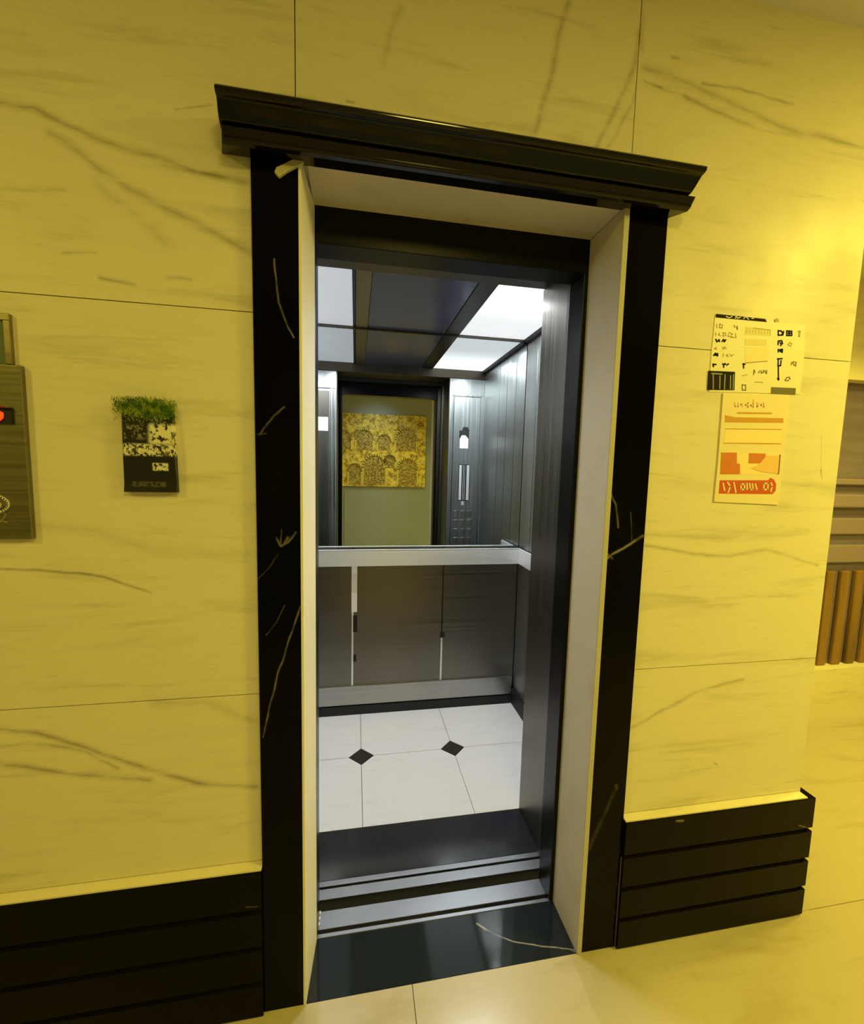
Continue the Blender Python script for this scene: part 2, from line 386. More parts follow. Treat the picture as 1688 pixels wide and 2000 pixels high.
# ------------------------------------------------------------------ granite surround with cornice
sr = thing('door_surround', 'black veined granite surround with projecting cornice around the elevator opening', 'door frame', (.28, 0, 0))
boxes('casing', [(-.231, -.126, 0, W+.02, 0, 2.135)], M_granite, sr, bevel=.0015)
boxes('casing', [(.686, .800, 0, W+.02, 0, 2.135)], M_granite, sr, bevel=.0015)
boxes('plinth_bead', [(.7985, .8025, -.003, W, .004, .306)], M_jamb, sr, bevel=.001, label='thin olive bead on the right casing at the plinth')
def cornice(bm):
    # lower fascia, its ends splay back to the wall
    lo = [(W, 2.137), (-.034, 2.126), (-.044, 2.129), (-.048, 2.134), (-.048, 2.156), (-.030, 2.160), (W, 2.160)]
    prism_x(bm, lo, lambda p: -.276-.28*max(0, p[0]+.048), lambda p: .838-(.020 if p[0] > 0 else 0)-(.010 if p[1] < 2.137 else 0))
    up = [(W, 2.158), (-.030, 2.158), (-.052, 2.161), (-.060, 2.172), (-.066, 2.184), (-.070, 2.190), (-.078, 2.192), (-.083, 2.198), (-.083, 2.202), (-.077, 2.209), (-.06, 2.211), (W, 2.211)]
    prism_x(bm, up, lambda p: -.279-.12*max(0, p[0]+.06), lambda p: .822+(.36*max(0, min(p[1], 2.20)-2.16)))
obj('cornice', cornice, granite('black_granite_cornice', (.003, .0022, .0018), rough=.12, spec=.38), sr, bevel=.002)
# marble lining of the reveal
li = thing('marble_lining', 'cream marble lining, left slab painted lit and front edges painted shaded, inside the black granite surround', 'door lining', (.28, .08, 0))
obj('side_slab', lambda bm: prism_z(bm, [(-.130, -.002), (-.1235, -.004), (-.1090, .163), (-.125, .163)], 0, 2.137), M_edge, li, bevel=.0008)  # left slab splayed and paler to show the car light
boxes('side_slab', [(.673, .685, .0, .163, 0, 2.137)], M_marble, li, bevel=.001)
boxes('top_slab', [(-.112, .673, .0, .163, 2.137, 2.149)], M_marble, li, bevel=.001)
boxes('front_edge', [(.6725, .6875, -.004, 0, 0, 2.146)], M_edge2, li, bevel=.001)
boxes('front_edge', [(-.128, .6725, -.004, 0, 2.134, 2.148)], M_edge2, li, bevel=.001)
ch = obj('corner_piece', lambda bm: prism_y(bm, [(-0.1195, 2.1461), (-0.1174, 2.1293), (-0.1549, 2.1051), (-0.1703, 2.0924), (-0.1799, 2.1018), (-0.1755, 2.1119), (-0.1547, 2.1242)], -.008, .0),
    mat('olive_stone', (.50, .46, .28), .4), li, bevel=.001, label='broken olive strip sticking out at the upper left corner')

# ------------------------------------------------------------------ threshold, sills
tag(boxes('threshold', [(-.126, .684, .001, .163, -.06, .0)], M_thresh, bevel=.0008), 'polished black granite threshold with one pale vein at the elevator mouth', 'threshold')
ls = thing('landing_sill', 'brushed aluminium sill with slot, next to the black granite threshold', 'door sill', (.28, .2, 0))
boxes('sill_rail', [(-.20, .80, .1635, .176, -.05, .001)], M_sill, ls, bevel=.0015)
boxes('sill_rail', [(-.20, .80, .188, .246, -.05, .001)], M_sill, ls, bevel=.0015)
boxes('guide_slot', [(-.20, .80, .176, .188, -.05, -.012)], M_joint, ls, label='black guide slot')
obj('sill_clip', lambda bm: [box(bm, -.107, -.103, .20+.018*i, .21+.018*i, .001, .004) for i in range(3)], M_white, ls)

# ------------------------------------------------------------------ landing door frame and doors
lf = thing('elevator_door_frame', 'black painted steel frame with deep header inside the marble lining', 'door frame', (.28, .2, 0))
boxes('jamb', [(-.20, -.108, .163, .25, .001, 2.044)], M_blackmetal, lf, bevel=.002)
boxes('jamb', [(.660, .80, .163, .25, .001, 2.044)], M_blackmetal, lf, bevel=.002)
boxes('header', [(-.20, .80, .163, .25, 2.044, 2.35)], M_blackmetal, lf, bevel=.002)
boxes('track_cover', [(-.3, .9, .252, .345, 2.14, 2.35)], M_joint, lf)
d1 = tag(boxes('elevator_door', [(.672, 1.03, .252, .274, .004, 2.13)], M_doorsteel, bevel=.002), 'retracted steel door edge at the right side of the elevator opening', 'elevator door')

# ------------------------------------------------------------------ the car
CX0, CX1, YB, YF, ZT = -.47, .99, 1.405, .565, 2.222
JL, JR = -.14, .712
car = thing('elevator_car', 'open steel elevator car with mirror, handrail, ceiling lights and white tiled floor', 'elevator', (.26, .9, 0))
# floor with inset diamonds
TX, TY = .038, 1.004; PT = .4745
mfl = mat('white_tile', (.72, .70, .68), .28); t, b = nodes(mfl); co = coord(t)
nz = t.noise(t.scaled(co, (2, 9, 1)), 2.5, 5, .6, .4)
c = t.mix(t.math('MULTIPLY', t.ramp(nz.outputs[0], .5, .75), .3), rgba((.74, .72, .70)), rgba((.56, .54, .51)))
t.link(c, b.inputs['Base Color'])
def tiles(bm):
    gg = .0012
    xs = [CX0, TX-PT, TX, TX+PT, CX1]; ys = [YF, TY, YB]
    for i in range(4):
        for j in range(2):
            x0, x1, y0, y1 = xs[i]+gg, xs[i+1]-gg, ys[j]+gg, ys[j+1]-gg
            if x1-x0 < .03: continue
            r = .062; poly = []
            for (px, py, sx, sy) in ((x0, y0, 1, 1), (x1, y0, -1, 1), (x1, y1, -1, -1), (x0, y1, 1, -1)):
                cut = (abs(py-TY) < .01) and min(abs(px-q) for q in (TX-PT, TX, TX+PT)) < .01
                if cut:
                    if (sx, sy) in ((1, 1), (-1, -1)): poly += [(px, py+sy*r), (px+sx*r, py)]
                    else: poly += [(px+sx*r, py), (px, py+sy*r)]
                else: poly.append((px, py))
            prism_z(bm, poly, -.02, 0)
obj('tiled_floor', tiles, mfl, car)
boxes('floor_bed', [(CX0, CX1, YF, YB, -.12, -.020)], mat('grout', (.16, .15, .14), .8), car)
for k in range(3):
    x = TX+(k-1)*PT
    if k == 0: continue
    obj('diamond_inset', lambda bm: prism_z(bm, [(x-.060, TY), (x, TY-.060), (x+.060, TY), (x, TY+.060)], -.02, .0004),
        granite('brown_granite_inset', (.035, .028, .022), (.2, .17, .13), rough=.25), car, label='dark brown stone diamond in the tiles')
boxes('car_threshold', [(CX0, CX1, .352, YF, -.10, .0)], M_carthr, car, bevel=.0008, label='polished black strip at the car mouth')
boxes('car_sill', [(-.30, .90, .284, .322, -.05, .001), (-.30, .90, .331, .351, -.05, .001)], M_sill, car, bevel=.0015, label='aluminium car sill')
# back wall
zr0, zr1 = .905, .998
gm = .0015
for (x0, x1) in ((CX0, -.011), (-.011, .522), (.522, CX1)):
    boxes('lower_panel', [(x0+gm*2, x1-gm*2, YB, YB+.02, .10, 1.0)], M_panel, car, bevel=.001)
boxes('panel_joint', [(-.016, -.006, YB-.002, YB, .165, .62)], M_steel_h, car, label='bright steel joint strip')
boxes('panel_joint', [(-.018, .014, YB-.003, YB, .62, .905)], M_edge, car, label='cream reflection painted as a strip at the panel joint')  # reflection on the panels built as a coloured strip
boxes('panel_joint', [(.517, .527, YB-.002, YB, .165, .44)], M_steel_h, car, label='short bright joint strip')
boxes('panel_joint', [(.520, .524, YB-.001, YB, .62, .905)], M_joint, car, label='dark joint')
boxes('joint_clip', [(.512, .540, YB-.004, YB, .445, .475)], M_joint, car, label='small black clip')
boxes('joint_clip', [(-.008, .016, YB-.004, YB, .50, .60)], M_joint, car, label='small black clip')
boxes('joint_clip', [(-.006, .012, YB-.004, YB, .32, .36)], M_joint, car, label='small black clip')
boxes('kick_plate', [(CX0, CX1-.012, YB-.014, YB, .058, .172)], M_kick, car, bevel=.002, label='polished steel kick plate')
boxes('skirting', [(CX0, CX1-.012, YB-.020, YB, .0, .052)], M_joint, car)
boxes('mirror', [(CX0+.004, CX1-.003, YB, YB+.006, 1.0, ZT-.012)], M_mirror, car, label='tall tinted mirror on the back wall')
boxes('mirror_trim', [(CX0, CX1, YB-.006, YB, ZT-.014, ZT)], M_doorsteel, car)
# side walls: panels with joints
def side(bm, xs0, xs1):
    for (a, b_) in ((YF, .92), (.92, 1.08), (1.08, 1.245), (1.245, YB)):
        box(bm, xs0, xs1, a+.003, b_-.003, .10, ZT)
obj('side_wall', lambda bm: side(bm, CX1, CX1+.02), M_wallsteel, car, bevel=.001)
obj('side_wall', lambda bm: side(bm, CX0-.02, CX0), M_wallsteel, car, bevel=.001)
boxes('car_shell', [(CX1+.02, CX1+.03, YF, YB+.03, 0, 2.3), (CX0-.03, CX0-.02, YF, YB+.03, 0, 2.3), (CX0-.03, CX1+.03, YB+.02, YB+.03, 0, 2.3)], M_joint, car)
boxes('side_skirting', [(CX1-.014, CX1+.02, YF, YB-.02, 0, .10)], M_joint, car)
boxes('side_skirting', [(CX0-.02, CX0+.014, YF, YB-.02, 0, .10)], M_joint, car)
boxes('top_trim', [(CX1-.022, CX1, YF, YB-.006, ZT-.020, ZT)], M_joint, car, bevel=.002)
boxes('top_trim', [(CX0, CX0+.022, YF, YB-.006, ZT-.020, ZT)], M_joint, car, bevel=.002)
# front returns and lintel
boxes('front_return', [(JR, CX1+.03, .360, YF, 0, 2.155)], M_wallsteel, car, bevel=.002)
boxes('front_return', [(CX0-.03, JL, .360, YF, 0, 2.155)], M_wallsteel, car, bevel=.002)
boxes('jamb_cover', [(JR-.004, JR, .360, YF-.002, .001, 2.153)], M_jamb, car, bevel=.001)
boxes('jamb_cover', [(JL, JL+.004, .360, YF-.002, .001, 2.153)], M_jamb, car, bevel=.001)
boxes('lintel', [(CX0-.03, CX1+.03, .360, YF, 2.157, 2.3)], M_lintel, car, bevel=.002)
cd = boxes('car_door', [(.696, 1.02, .290, .340, .004, 2.14)], M_jamb, car, bevel=.002)
# handrails
def rail(bm):
    box(bm, CX0+.02, .975, YB-.068, YB-.060, zr0, zr1); box(bm, CX0+.02, .975, YB-.068, YB-.045, zr1-.006, zr1)
obj('handrail', rail, M_steel_h, car, bevel=.002, label='wide flat steel handrail on the back wall')
for x in (-.2, .28, .8): boxes('handrail_bracket', [(x-.02, x+.02, YB-.060, YB, .94, .96)], M_steel, car)
boxes('handrail', [(.965, .975, 1.15, YB-.07, zr0, zr1)], M_steel_h, car, bevel=.002, label='short handrail on the right wall')
for y in (1.20, 1.30): boxes('handrail_bracket', [(.975, .99, y-.02, y+.02, .94, .96)], M_steel, car)
# ceiling
def ce(name, x0, x1, m, z0=ZT-.006, **k):
    return boxes(name, [(x0, x1, YF, YB-.002, z0, ZT+.012)], m, car, bevel=.001, **k)
boxes('car_roof', [(CX0-.03, CX1+.03, YF, YB+.03, ZT+.012, 2.3)], M_joint, car)
ce('light_panel', CX0+.024, -.018, M_light_l, ZT, label='left white light panel')
ce('ceiling_strip', -.016, -.004, M_joint)
ce('ceiling_strip', -.002, .060, M_ceil_strip)
ce('ceiling_panel', .062, .490, M_ceil_dark, ZT-.002, label='dark glossy centre panel')
ce('ceiling_strip', .492, .574, M_doorsteel)
ce('light_panel', .576, CX1-.024, M_light_r, ZT, label='right bright white light panel')
# control panel on the front return (seen in the mirror)
cp = boxes('control_panel', [(.748, .958, YF, YF+.006, .83, 2.02)], M_wallsteel, car, bevel=.003)
boxes('panel_edge', [(.738, .746, YF, YF+.010, .83, 2.03), (.960, .968, YF, YF+.010, .83, 2.03), (.738, .968, YF, YF+.010, 2.022, 2.03)], M_steel, cp, bevel=.001)
yp = YF+.006
boxes('display', [(.80, .885, yp, yp+.003, 1.215, 1.50)], M_joint, cp)
for (a, b2, k_) in ((.803, .822, .6), (.832, .838, .35), (.845, .850, .35), (.862, .883, .55)):
    boxes('display_bar', [(a, b2, yp+.003, yp+.004, 1.22, 1.495)], mat('pale_display', (k_, k_, k_), .5), cp, label='pale bar of the floor display')
boxes('emblem', [(.826, .846, yp, yp+.002, 1.18, 1.21)], M_steel_h, cp)
obj('notice_sticker', lambda bm: prism_y(bm, [(.80, 1.625), (.868, 1.625), (.868, 1.70), (.845, 1.725), (.815, 1.725), (.80, 1.70)], yp, yp+.002), M_white, cp, label='white sticker')
obj('sensor_cover', lambda bm: prism_y(bm, [(.795, 1.70), (.872, 1.70), (.872, 1.77), (.860, 1.79), (.825, 1.79), (.815, 1.762), (.795, 1.762)], yp, yp+.0015), M_joint, cp)
bproto = None
for r_ in range(4):
    for c_ in range(3):
        x = .785+c_*.055; z = 1.11-r_*.072
        if bproto is None:
            bproto = boxes('floor_button', [(-.018, .018, 0, .005, -.026, .026)], M_steel, cp, bevel=.003); o = bproto
            bproto.matrix_parent_inverse = Matrix.Identity(4)
        else:
            o = bproto.copy(); COL.objects.link(o)
        o.location = (x, yp, z)
        o.matrix_parent_inverse = cp.matrix_world.inverted()
lp = boxes('side_control_panel', [(-.42, -.195, YF, YF+.006, .83, 2.01)], M_jamb, car, bevel=.003)
boxes('notice', [(-.33, -.200, yp, yp+.002, 1.72, 1.82)], M_white, lp, label='white printed notice')
boxes('bright_strip', [(-.42, -.150, YF, YF+.012, 2.03, 2.075)], M_steel_h, car, bevel=.002)
boxes('bright_strip', [(-.188, -.150, YF, YF+.008, .2, 2.03)], M_steel, car, bevel=.002)

# ------------------------------------------------------------------ call station, plaque, papers
cs = thing('call_station', 'olive steel elevator call plate with a red lamp, on the wall at the left edge', 'call panel', (-.80, W, 1.48))
boxes('face_plate', [(-.92, -.6985, W-.014, W, 1.285, 1.657)], brushed('call_plate_steel', (.25, .225, .15), .42, (2, 2, 160), .04), cs, bevel=.002)
boxes('indicator_window', [(-.80, -.718, W-.018, W-.014, 1.533, 1.568)], M_joint, cs)
obj('arrow_lamp', lambda bm: (prism_y(bm, [(-.80, 1.542), (-.80, 1.556), (-.739, 1.560), (-.731, 1.556), (-.732, 1.545), (-.740, 1.537), (-.80, 1.536)], W-.022, W-.018)),
    mat('red_lamp', (.7, .04, .01), .3, emit=(1, .10, .01), strength=.8), cs, bevel=.002, label='glowing red orange lamp')
obj('lamp_hood', lambda bm: prism_y(bm, [(-.80, 1.566), (-.80, 1.578), (-.752, 1.576), (-.729, 1.569), (-.718, 1.566)], W-.026, W-.014), mat('dark_red_plastic', (.25, .02, .03), .3), cs, bevel=.001)
obj('button_ring', lambda bm: [stroke(bm, arc(-.772, 1.362, .034, .020, -150, 150, 26), .004, W-.014, .004), stroke(bm, arc(-.775, 1.360, .022, .012, -60, 220, 16), .0025, W-.014, .004)], mat('ivory_ring', (.8, .76, .6), .3), cs)
obj('raised_numeral', lambda bm: [stroke(bm, [(-.757, 1.338), (-.753, 1.343), (-.748, 1.343), (-.745, 1.338), (-.750, 1.330), (-.759, 1.322), (-.752, 1.325), (-.743, 1.322)], .002, W-.014, .001),
    stroke(bm, arc(-.772, 1.333, .008, .009, -120, 120, 10), .0022, W-.014, .001)], mat('pale_etching', (.30, .28, .16), .4), cs, label='etched figure below the button')
hs = thing('hall_display', 'small framed glass display above the call plate at the left edge', 'display', (-.80, W, 1.71))
boxes('display_frame', [(-.92, -.716, W-.010, W, 1.748, 1.762), (-.728, -.716, W-.010, W, 1.6585, 1.748)], brushed('display_frame_steel', (.30, .26, .16), .4, (2, 2, 80), .1), hs, bevel=.001)
boxes('display_glass', [(-.92, -.728, W-.005, W, 1.6585, 1.748)], mat('grey_green_glass', (.16, .19, .13), .1), hs)

# printed black plaque with a mossy top
pq = thing('wall_plaque', 'small black plaque with a fuzzy green top, on the marble left of the opening', 'plaque', (-.457, W, 1.49))
mp = mat('plaque_print', (.01, .01, .01), .35); t, b = nodes(mp); co = coord(t)
sp_ = t.new('ShaderNodeSeparateXYZ'); t.link(co, sp_.inputs[0]); X_, Z_ = sp_.outputs['X'], sp_.outputs['Z']
n1 = t.noise(co, 85, 4, .7).outputs[0]; n2 = t.noise(co, 150, 3, .7).outputs[0]
def rect(t, X, Z, x0, x1, z0, z1, s=.002):
    return t.math('MULTIPLY', t.math('MULTIPLY', t.ramp(X, x0-s, x0+s), t.ramp(X, x1+s, x1-s)), t.math('MULTIPLY', t.ramp(Z, z0-s, z0+s), t.ramp(Z, z1+s, z1-s)))
m1 = t.math('MULTIPLY', rect(t, X_, Z_, -.455, -.400, 1.500, 1.545, .006), t.ramp(n1, .40, .50))
m2 = t.math('MULTIPLY', rect(t, X_, Z_, -.508, -.400, 1.474, 1.500, .003), t.ramp(n2, .44, .54))
m3 = t.math('MULTIPLY', rect(t, X_, Z_, -.508, -.460, 1.510, 1.548, .006), t.math('MULTIPLY', t.ramp(n1, .50, .62), .30))
m4 = t.math('MULTIPLY', rect(t, X_, Z_, -.450, -.418, 1.441, 1.458, .002), t.ramp(n2, .40, .50))
m5 = t.math('MULTIPLY', rect(t, X_, Z_, -.495, -.425, 1.404, 1.416, .002), t.math('MULTIPLY', t.ramp(n2, .42, .52), .10))
f = t.math('MAXIMUM', t.math('MAXIMUM', m1, m2), t.math('MAXIMUM', m3, t.math('MAXIMUM', m4, m5)))
t.link(t.mix(f, rgba((.012, .011, .008)), rgba((.78, .74, .55))), b.inputs['Base Color'])
def plaque(bm):
    n = 10; prof = []
    for i in range(n+1):
        z = 1.392+(1.588-1.392)*i/n; prof.append((W-.012-.010*math.sin(math.pi*i/n)*.6-(.004 if i == 0 else 0), z))
    prism_x(bm, [(W, 1.392)]+prof+[(W, 1.588)], lambda p: -.512+.003*math.sin((p[1]-1.39)*14), lambda p: -.4045+.0025*math.cos((p[1]-1.39)*16))
obj('plaque_body', plaque, mp, pq, bevel=.001)
def tuft(bm):
    for i in range(3600):
        x = random.gauss(-.458, .032); z = 1.578+random.gauss(0, .011)
        if not -.525 < x < -.393: continue
        top = 1.598-.10*abs(x+.458)**1.2
        if z > top+.004: continue
        a = random.uniform(-.9, .9)+math.pi/2; L = random.uniform(.003, .007)
        y = W-.020+random.uniform(-.006, .006)
        dx, dz = math.cos(a)*L, math.sin(a)*L; wx = .0008
        v = [bm.verts.new((x-wx, y, z)), bm.verts.new((x+wx, y+.001, z)), bm.verts.new((x+dx, y-random.uniform(0, .005), z+dz))]
        bm.faces.new(v)
mg = mat('moss_green', (.12, .26, .02), .7); t, b = nodes(mg)
nn = t.noise(coord(t), 60, 3)
t.link(t.mix(t.ramp(nn.outputs[0], .38, .62), rgba((.06, .17, .012)), rgba((.42, .50, .04))), b.inputs['Base Color'])
obj('green_fuzz', tuft, mg, pq, label='fuzzy moss green top', kind='stuff')

# upper printed notice
M_sheet = mat('cream_sheet', (.84, .78, .55), .5); M_ink = mat('dark_ink', (.025, .02, .01), .7, spec=.05); M_soft = mat('faded_ink', (.45, .38, .16), .5)
M_ink2 = mat('brown_ink', (.20, .15, .05), .5)
YS = W-.0015
n1_ = thing('paper_notice', 'wide cream printed sheet with small symbols, upper of the two papers on the wall', 'notice', (1.13, W, 1.8))
obj('sheet', lambda bm: prism_y(bm, [(0.9778, 1.9063), (1.1694, 1.9000), (1.2763, 1.8986), (1.2850, 1.8059), (1.2840, 1.7037), (1.1814, 1.7012), (0.9780, 1.6946), (0.9757, 1.7991)], YS, W), M_sheet, n1_)
obj('title_bar', lambda bm: prism_y(bm, [(0.9795, 1.9051), (1.1397, 1.9045), (1.1458, 1.8967), (0.9789, 1.8955)], YS-.0006, YS), M_ink, n1_, label='dark title bar')
def strk(lst, wd): return lambda bm: [stroke(bm, p, wd, YS) for p in lst]
obj('title_bar_lettering', lambda bm: [stroke(bm, p, .0022, YS-.0006) for p in [[(1.0111, 1.9009), (1.0213, 1.8976), (1.0307, 1.9025)], [(1.0411, 1.8979), (1.0435, 1.9063), (1.0477, 1.8984), (1.0573, 1.9020)], [(1.0677, 1.8987), (1.0736, 1.9061), (1.0845, 1.8987)], [(1.0942, 1.9022), (1.1009, 1.9028)]]], M_sheet, n1_)
for p in [[(0.9847, 1.8785), (0.9858, 1.8681)], [(0.9936, 1.8792), (1.0029, 1.877), (1.0019, 1.8693), (0.9946, 1.8697), (0.9936, 1.8792)], [(1.0407, 1.88), (1.0412, 1.8754), (1.0505, 1.8746), (1.0511, 1.8686)], [(1.05, 1.8792), (1.0511, 1.8692)], [(0.9834, 1.8558), (0.9844, 1.8468)], [(0.9961, 1.8553), (0.993, 1.8505), (1.0005, 1.848)], [(1.0068, 1.8567), (1.0078, 1.8477), (1.0165, 1.8508), (1.0141, 1.8566), (1.0068, 1.8567)], [(1.0266, 1.8591), (1.0241, 1.8483), (1.0387, 1.8479)], [(1.0303, 1.8585), (1.0379, 1.8554), (1.033, 1.8505)], [(1.0468, 1.8576), (1.0498, 1.8472), (1.0334, 1.8465)], [(0.9893, 1.8168), (0.9843, 1.8119), (0.9916, 1.8118)], [(1.0091, 1.8182), (1.0132, 1.8133), (1.0163, 1.8188), (1.0221, 1.8152)], [(1.0146, 1.8003), (1.0136, 1.7926)], [(1.0292, 1.8004), (1.0241, 1.7969), (1.031, 1.7937)], [(1.0347, 1.8007), (1.0407, 1.7959), (1.0475, 1.801)], [(1.229, 1.8464), (1.2251, 1.8399), (1.2341, 1.8364), (1.237, 1.8438), (1.2296, 1.8474)], [(1.2538, 1.8796), (1.2615, 1.8802), (1.2614, 1.8661), (1.2575, 1.8658)], [(1.2576, 1.8799), (1.2587, 1.8659)], [(1.0816, 1.7443), (1.0979, 1.7484)], [(1.1264, 1.7297), (1.153, 1.7303)], [(1.1754, 1.9076), (1.1725, 1.8997), (1.1819, 1.9004)], [(1.1808, 1.9096), (1.1857, 1.9007)]]: obj('faded_mark', strk([p], .0026), M_soft, n1_)
for p in [[(1.0843, 1.7194), (1.0859, 1.7054), (1.0972, 1.705), (1.0956, 1.7194), (1.0843, 1.7194)], [(1.1189, 1.7622), (1.1185, 1.7496)], [(1.1189, 1.7622), (1.1234, 1.7562)], [(1.1378, 1.7618), (1.1348, 1.7553)], [(1.1435, 1.7622), (1.1435, 1.7559), (1.1516, 1.7579), (1.1501, 1.7641)], [(1.1548, 1.7629), (1.1614, 1.7554), (1.1614, 1.7648)], [(1.2316, 1.7485), (1.2268, 1.7403), (1.2367, 1.7392), (1.2437, 1.746), (1.2392, 1.7506), (1.2318, 1.7469)], [(1.2436, 1.7922), (1.2427, 1.7842)], [(1.2456, 1.7923), (1.2522, 1.7864)], [(1.2492, 1.7942), (1.2583, 1.7932), (1.2585, 1.783), (1.2516, 1.7848)]]: obj('brown_mark', strk([p], .0028), M_ink2, n1_)
for p in [[(0.9853, 1.8378), (0.9896, 1.8311), (0.9962, 1.8371), (0.9978, 1.8317)], [(1.0057, 1.8332), (1.0105, 1.8388), (1.013, 1.8328), (1.0178, 1.8387)], [(0.9826, 1.7935), (0.9881, 1.8), (0.9954, 1.7929)], [(0.9883, 1.7985), (0.9887, 1.7939)], [(0.9946, 1.8004), (0.996, 1.7938)], [(0.9831, 1.7706), (0.9857, 1.7631)], [(0.9832, 1.7697), (0.9934, 1.7698)], [(1.0139, 1.7726), (1.0213, 1.7716), (1.0228, 1.7747)], [(1.0177, 1.7713), (1.0185, 1.7637)], [(1.0269, 1.7704), (1.0332, 1.7739)], [(1.1868, 1.876), (1.1884, 1.8637), (1.1997, 1.8652), (1.2028, 1.871), (1.1964, 1.8761), (1.1868, 1.876)], [(1.2052, 1.8759), (1.2035, 1.8649)], [(1.2154, 1.8776), (1.2169, 1.8652), (1.2341, 1.8665), (1.2327, 1.878), (1.2154, 1.8776)], [(1.22, 1.8717), (1.2314, 1.8726)], [(1.2231, 1.8773), (1.2256, 1.8665)], [(1.1903, 1.8483), (1.1908, 1.8374)], [(1.1903, 1.8477), (1.2016, 1.8497), (1.2055, 1.8425), (1.1995, 1.8358)], [(1.1965, 1.8441), (1.2007, 1.8412)], [(1.1931, 1.825), (1.1941, 1.8173)], [(1.2065, 1.826), (1.1994, 1.8208), (1.2075, 1.8176), (1.2072, 1.826), (1.1952, 1.8236)], [(1.0815, 1.7779), (1.0837, 1.7656)], [(1.0798, 1.7769), (1.0873, 1.7764)], [(1.1933, 1.7984), (1.2097, 1.8001)], [(1.1966, 1.797), (1.1979, 1.7798), (1.2064, 1.7803), (1.2065, 1.7945)], [(1.1987, 1.7798), (1.2045, 1.739)], [(1.2001, 1.7435), (1.2063, 1.7429)]]: obj('dark_mark', strk([p], .0040), M_ink, n1_)
obj('black_photo_block', lambda bm: prism_y(bm, [(0.9706, 1.7514), (1.0564, 1.7537), (1.06, 1.703), (0.9723, 1.6989)], YS-.0006, YS), M_ink, n1_, label='black block with pale bars')
obj('block_bars', lambda bm: [stroke(bm, p, .003, YS-.0006) for p in [[(0.9861, 1.7416), (0.9902, 1.7017)], [(0.9804, 1.7444), (1.0149, 1.7449)], [(1.0082, 1.7399), (1.0111, 1.7044)], [(1.0242, 1.7439), (1.0266, 1.7037)], [(1.0428, 1.742), (1.0457, 1.7054)], [(1.0517, 1.7456), (1.0546, 1.7052)]]], mat('grey_green_ink', (.28,.30,.18), .5), n1_)
obj('dark_strip', lambda bm: prism_y(bm, [(1.1819, 1.7186), (1.2666, 1.7201), (1.2677, 1.7021), (1.1833, 1.7008)], YS-.0006, YS), mat('olive_black_ink', (.12,.10,.03), .5), n1_)
M_tan = mat('tan_print', (.74,.62,.28), .5)
obj('text_block', lambda bm: prism_y(bm, [(1.0776, 1.8792), (1.1594, 1.877), (1.1591, 1.86), (1.0782, 1.8569)], YS-.0004, YS), M_tan, n1_)
obj('text_block', lambda bm: prism_y(bm, [(1.0795, 1.8457), (1.1514, 1.8485), (1.1518, 1.8324), (1.0814, 1.8286)], YS-.0004, YS), M_tan, n1_)
obj('text_block', lambda bm: prism_y(bm, [(1.0818, 1.8249), (1.1619, 1.8306), (1.1623, 1.7894), (1.0867, 1.7814)], YS-.0003, YS), mat('pale_tan_print', (.84,.72,.38), .5), n1_)
for p in [[(1.088, 1.7802), (1.1611, 1.79)], [(1.1038, 1.877), (1.1595, 1.8758)], [(1.1595, 1.8758), (1.1601, 1.8616)]]: obj('block_rule', strk([p], .0018), M_ink2, n1_)
obj('block_lettering', strk([[(1.0837, 1.8747), (1.0828, 1.8624)], [(1.0933, 1.8747), (1.0925, 1.8624)], [(1.103, 1.8747), (1.1021, 1.8624)], [(1.1126, 1.8748), (1.1118, 1.8624)], [(1.1224, 1.8748), (1.1216, 1.8624)], [(1.1321, 1.8748), (1.1313, 1.8624)], [(1.1419, 1.8749), (1.1411, 1.8625)], [(1.1517, 1.8749), (1.1509, 1.8625)]], .0022), M_soft, n1_)
# lower orange notice
n2_ = thing('paper_notice', 'tall cream leaflet with an orange red band, below the wide printed sheet', 'notice', (1.14, W, 1.5))
M_orange = mat('orange_print', (.66, .19, .04), .5); M_red = mat('orange_red_band', (.62, .09, .02), .5); M_peach = mat('peach_print', (.88, .55, .22), .5)
M_leaf = mat('leaflet_paper', (.86, .73, .45), .5); M_leaf2 = mat('leaflet_panel', (.95, .76, .38), .5); M_ochre = mat('ochre_bar', (.62, .30, .03), .5)
obj('leaflet', lambda bm: prism_y(bm, [(1.0231, 1.6927), (1.2435, 1.6986), (1.2507, 1.6135), (1.2495, 1.5086), (1.2458, 1.3775), (1.0247, 1.3844), (1.0261, 1.5026)], YS-.002, W), M_leaf, n2_, bevel=.0004)
Y2 = YS-.002
def flat(name, pts, m, label=None, lift=0):
    return obj(name, lambda bm: prism_y(bm, pts, Y2-.0004-lift, Y2-lift+.0002), m, n2_, label=label)
flat('ruled_panel', [(1.0404, 1.5933), (1.2312, 1.5978), (1.2306, 1.5591), (1.0376, 1.5555)], M_leaf2)
flat('panel_rule', [(1.0402, 1.5947), (1.2308, 1.6008), (1.2312, 1.5978), (1.0404, 1.5926)], M_ochre)
flat('panel_rule', [(1.0377, 1.5541), (1.2324, 1.5592), (1.2328, 1.5562), (1.0379, 1.5519)], M_ochre)
flat('ochre_bar', [(1.0346, 1.6319), (1.0689, 1.6277), (1.2323, 1.6319), (1.2339, 1.6187), (1.0367, 1.6119)], M_ochre, 'ochre bar')
flat('ochre_bar', [(1.0741, 1.6424), (1.1915, 1.6463), (1.1903, 1.6418), (1.0747, 1.6373)], M_ochre, 'thin ochre line')
flat('picture_field', [(1.0338, 1.5263), (1.2325, 1.5292), (1.2345, 1.4690), (1.0369, 1.4647)], M_leaf2)
flat('orange_block', [(1.0338, 1.5263), (1.0850, 1.5278), (1.0884, 1.4969), (1.0989, 1.4957), (1.1022, 1.4661), (1.0369, 1.4647)], M_orange, 'orange block', .0005)
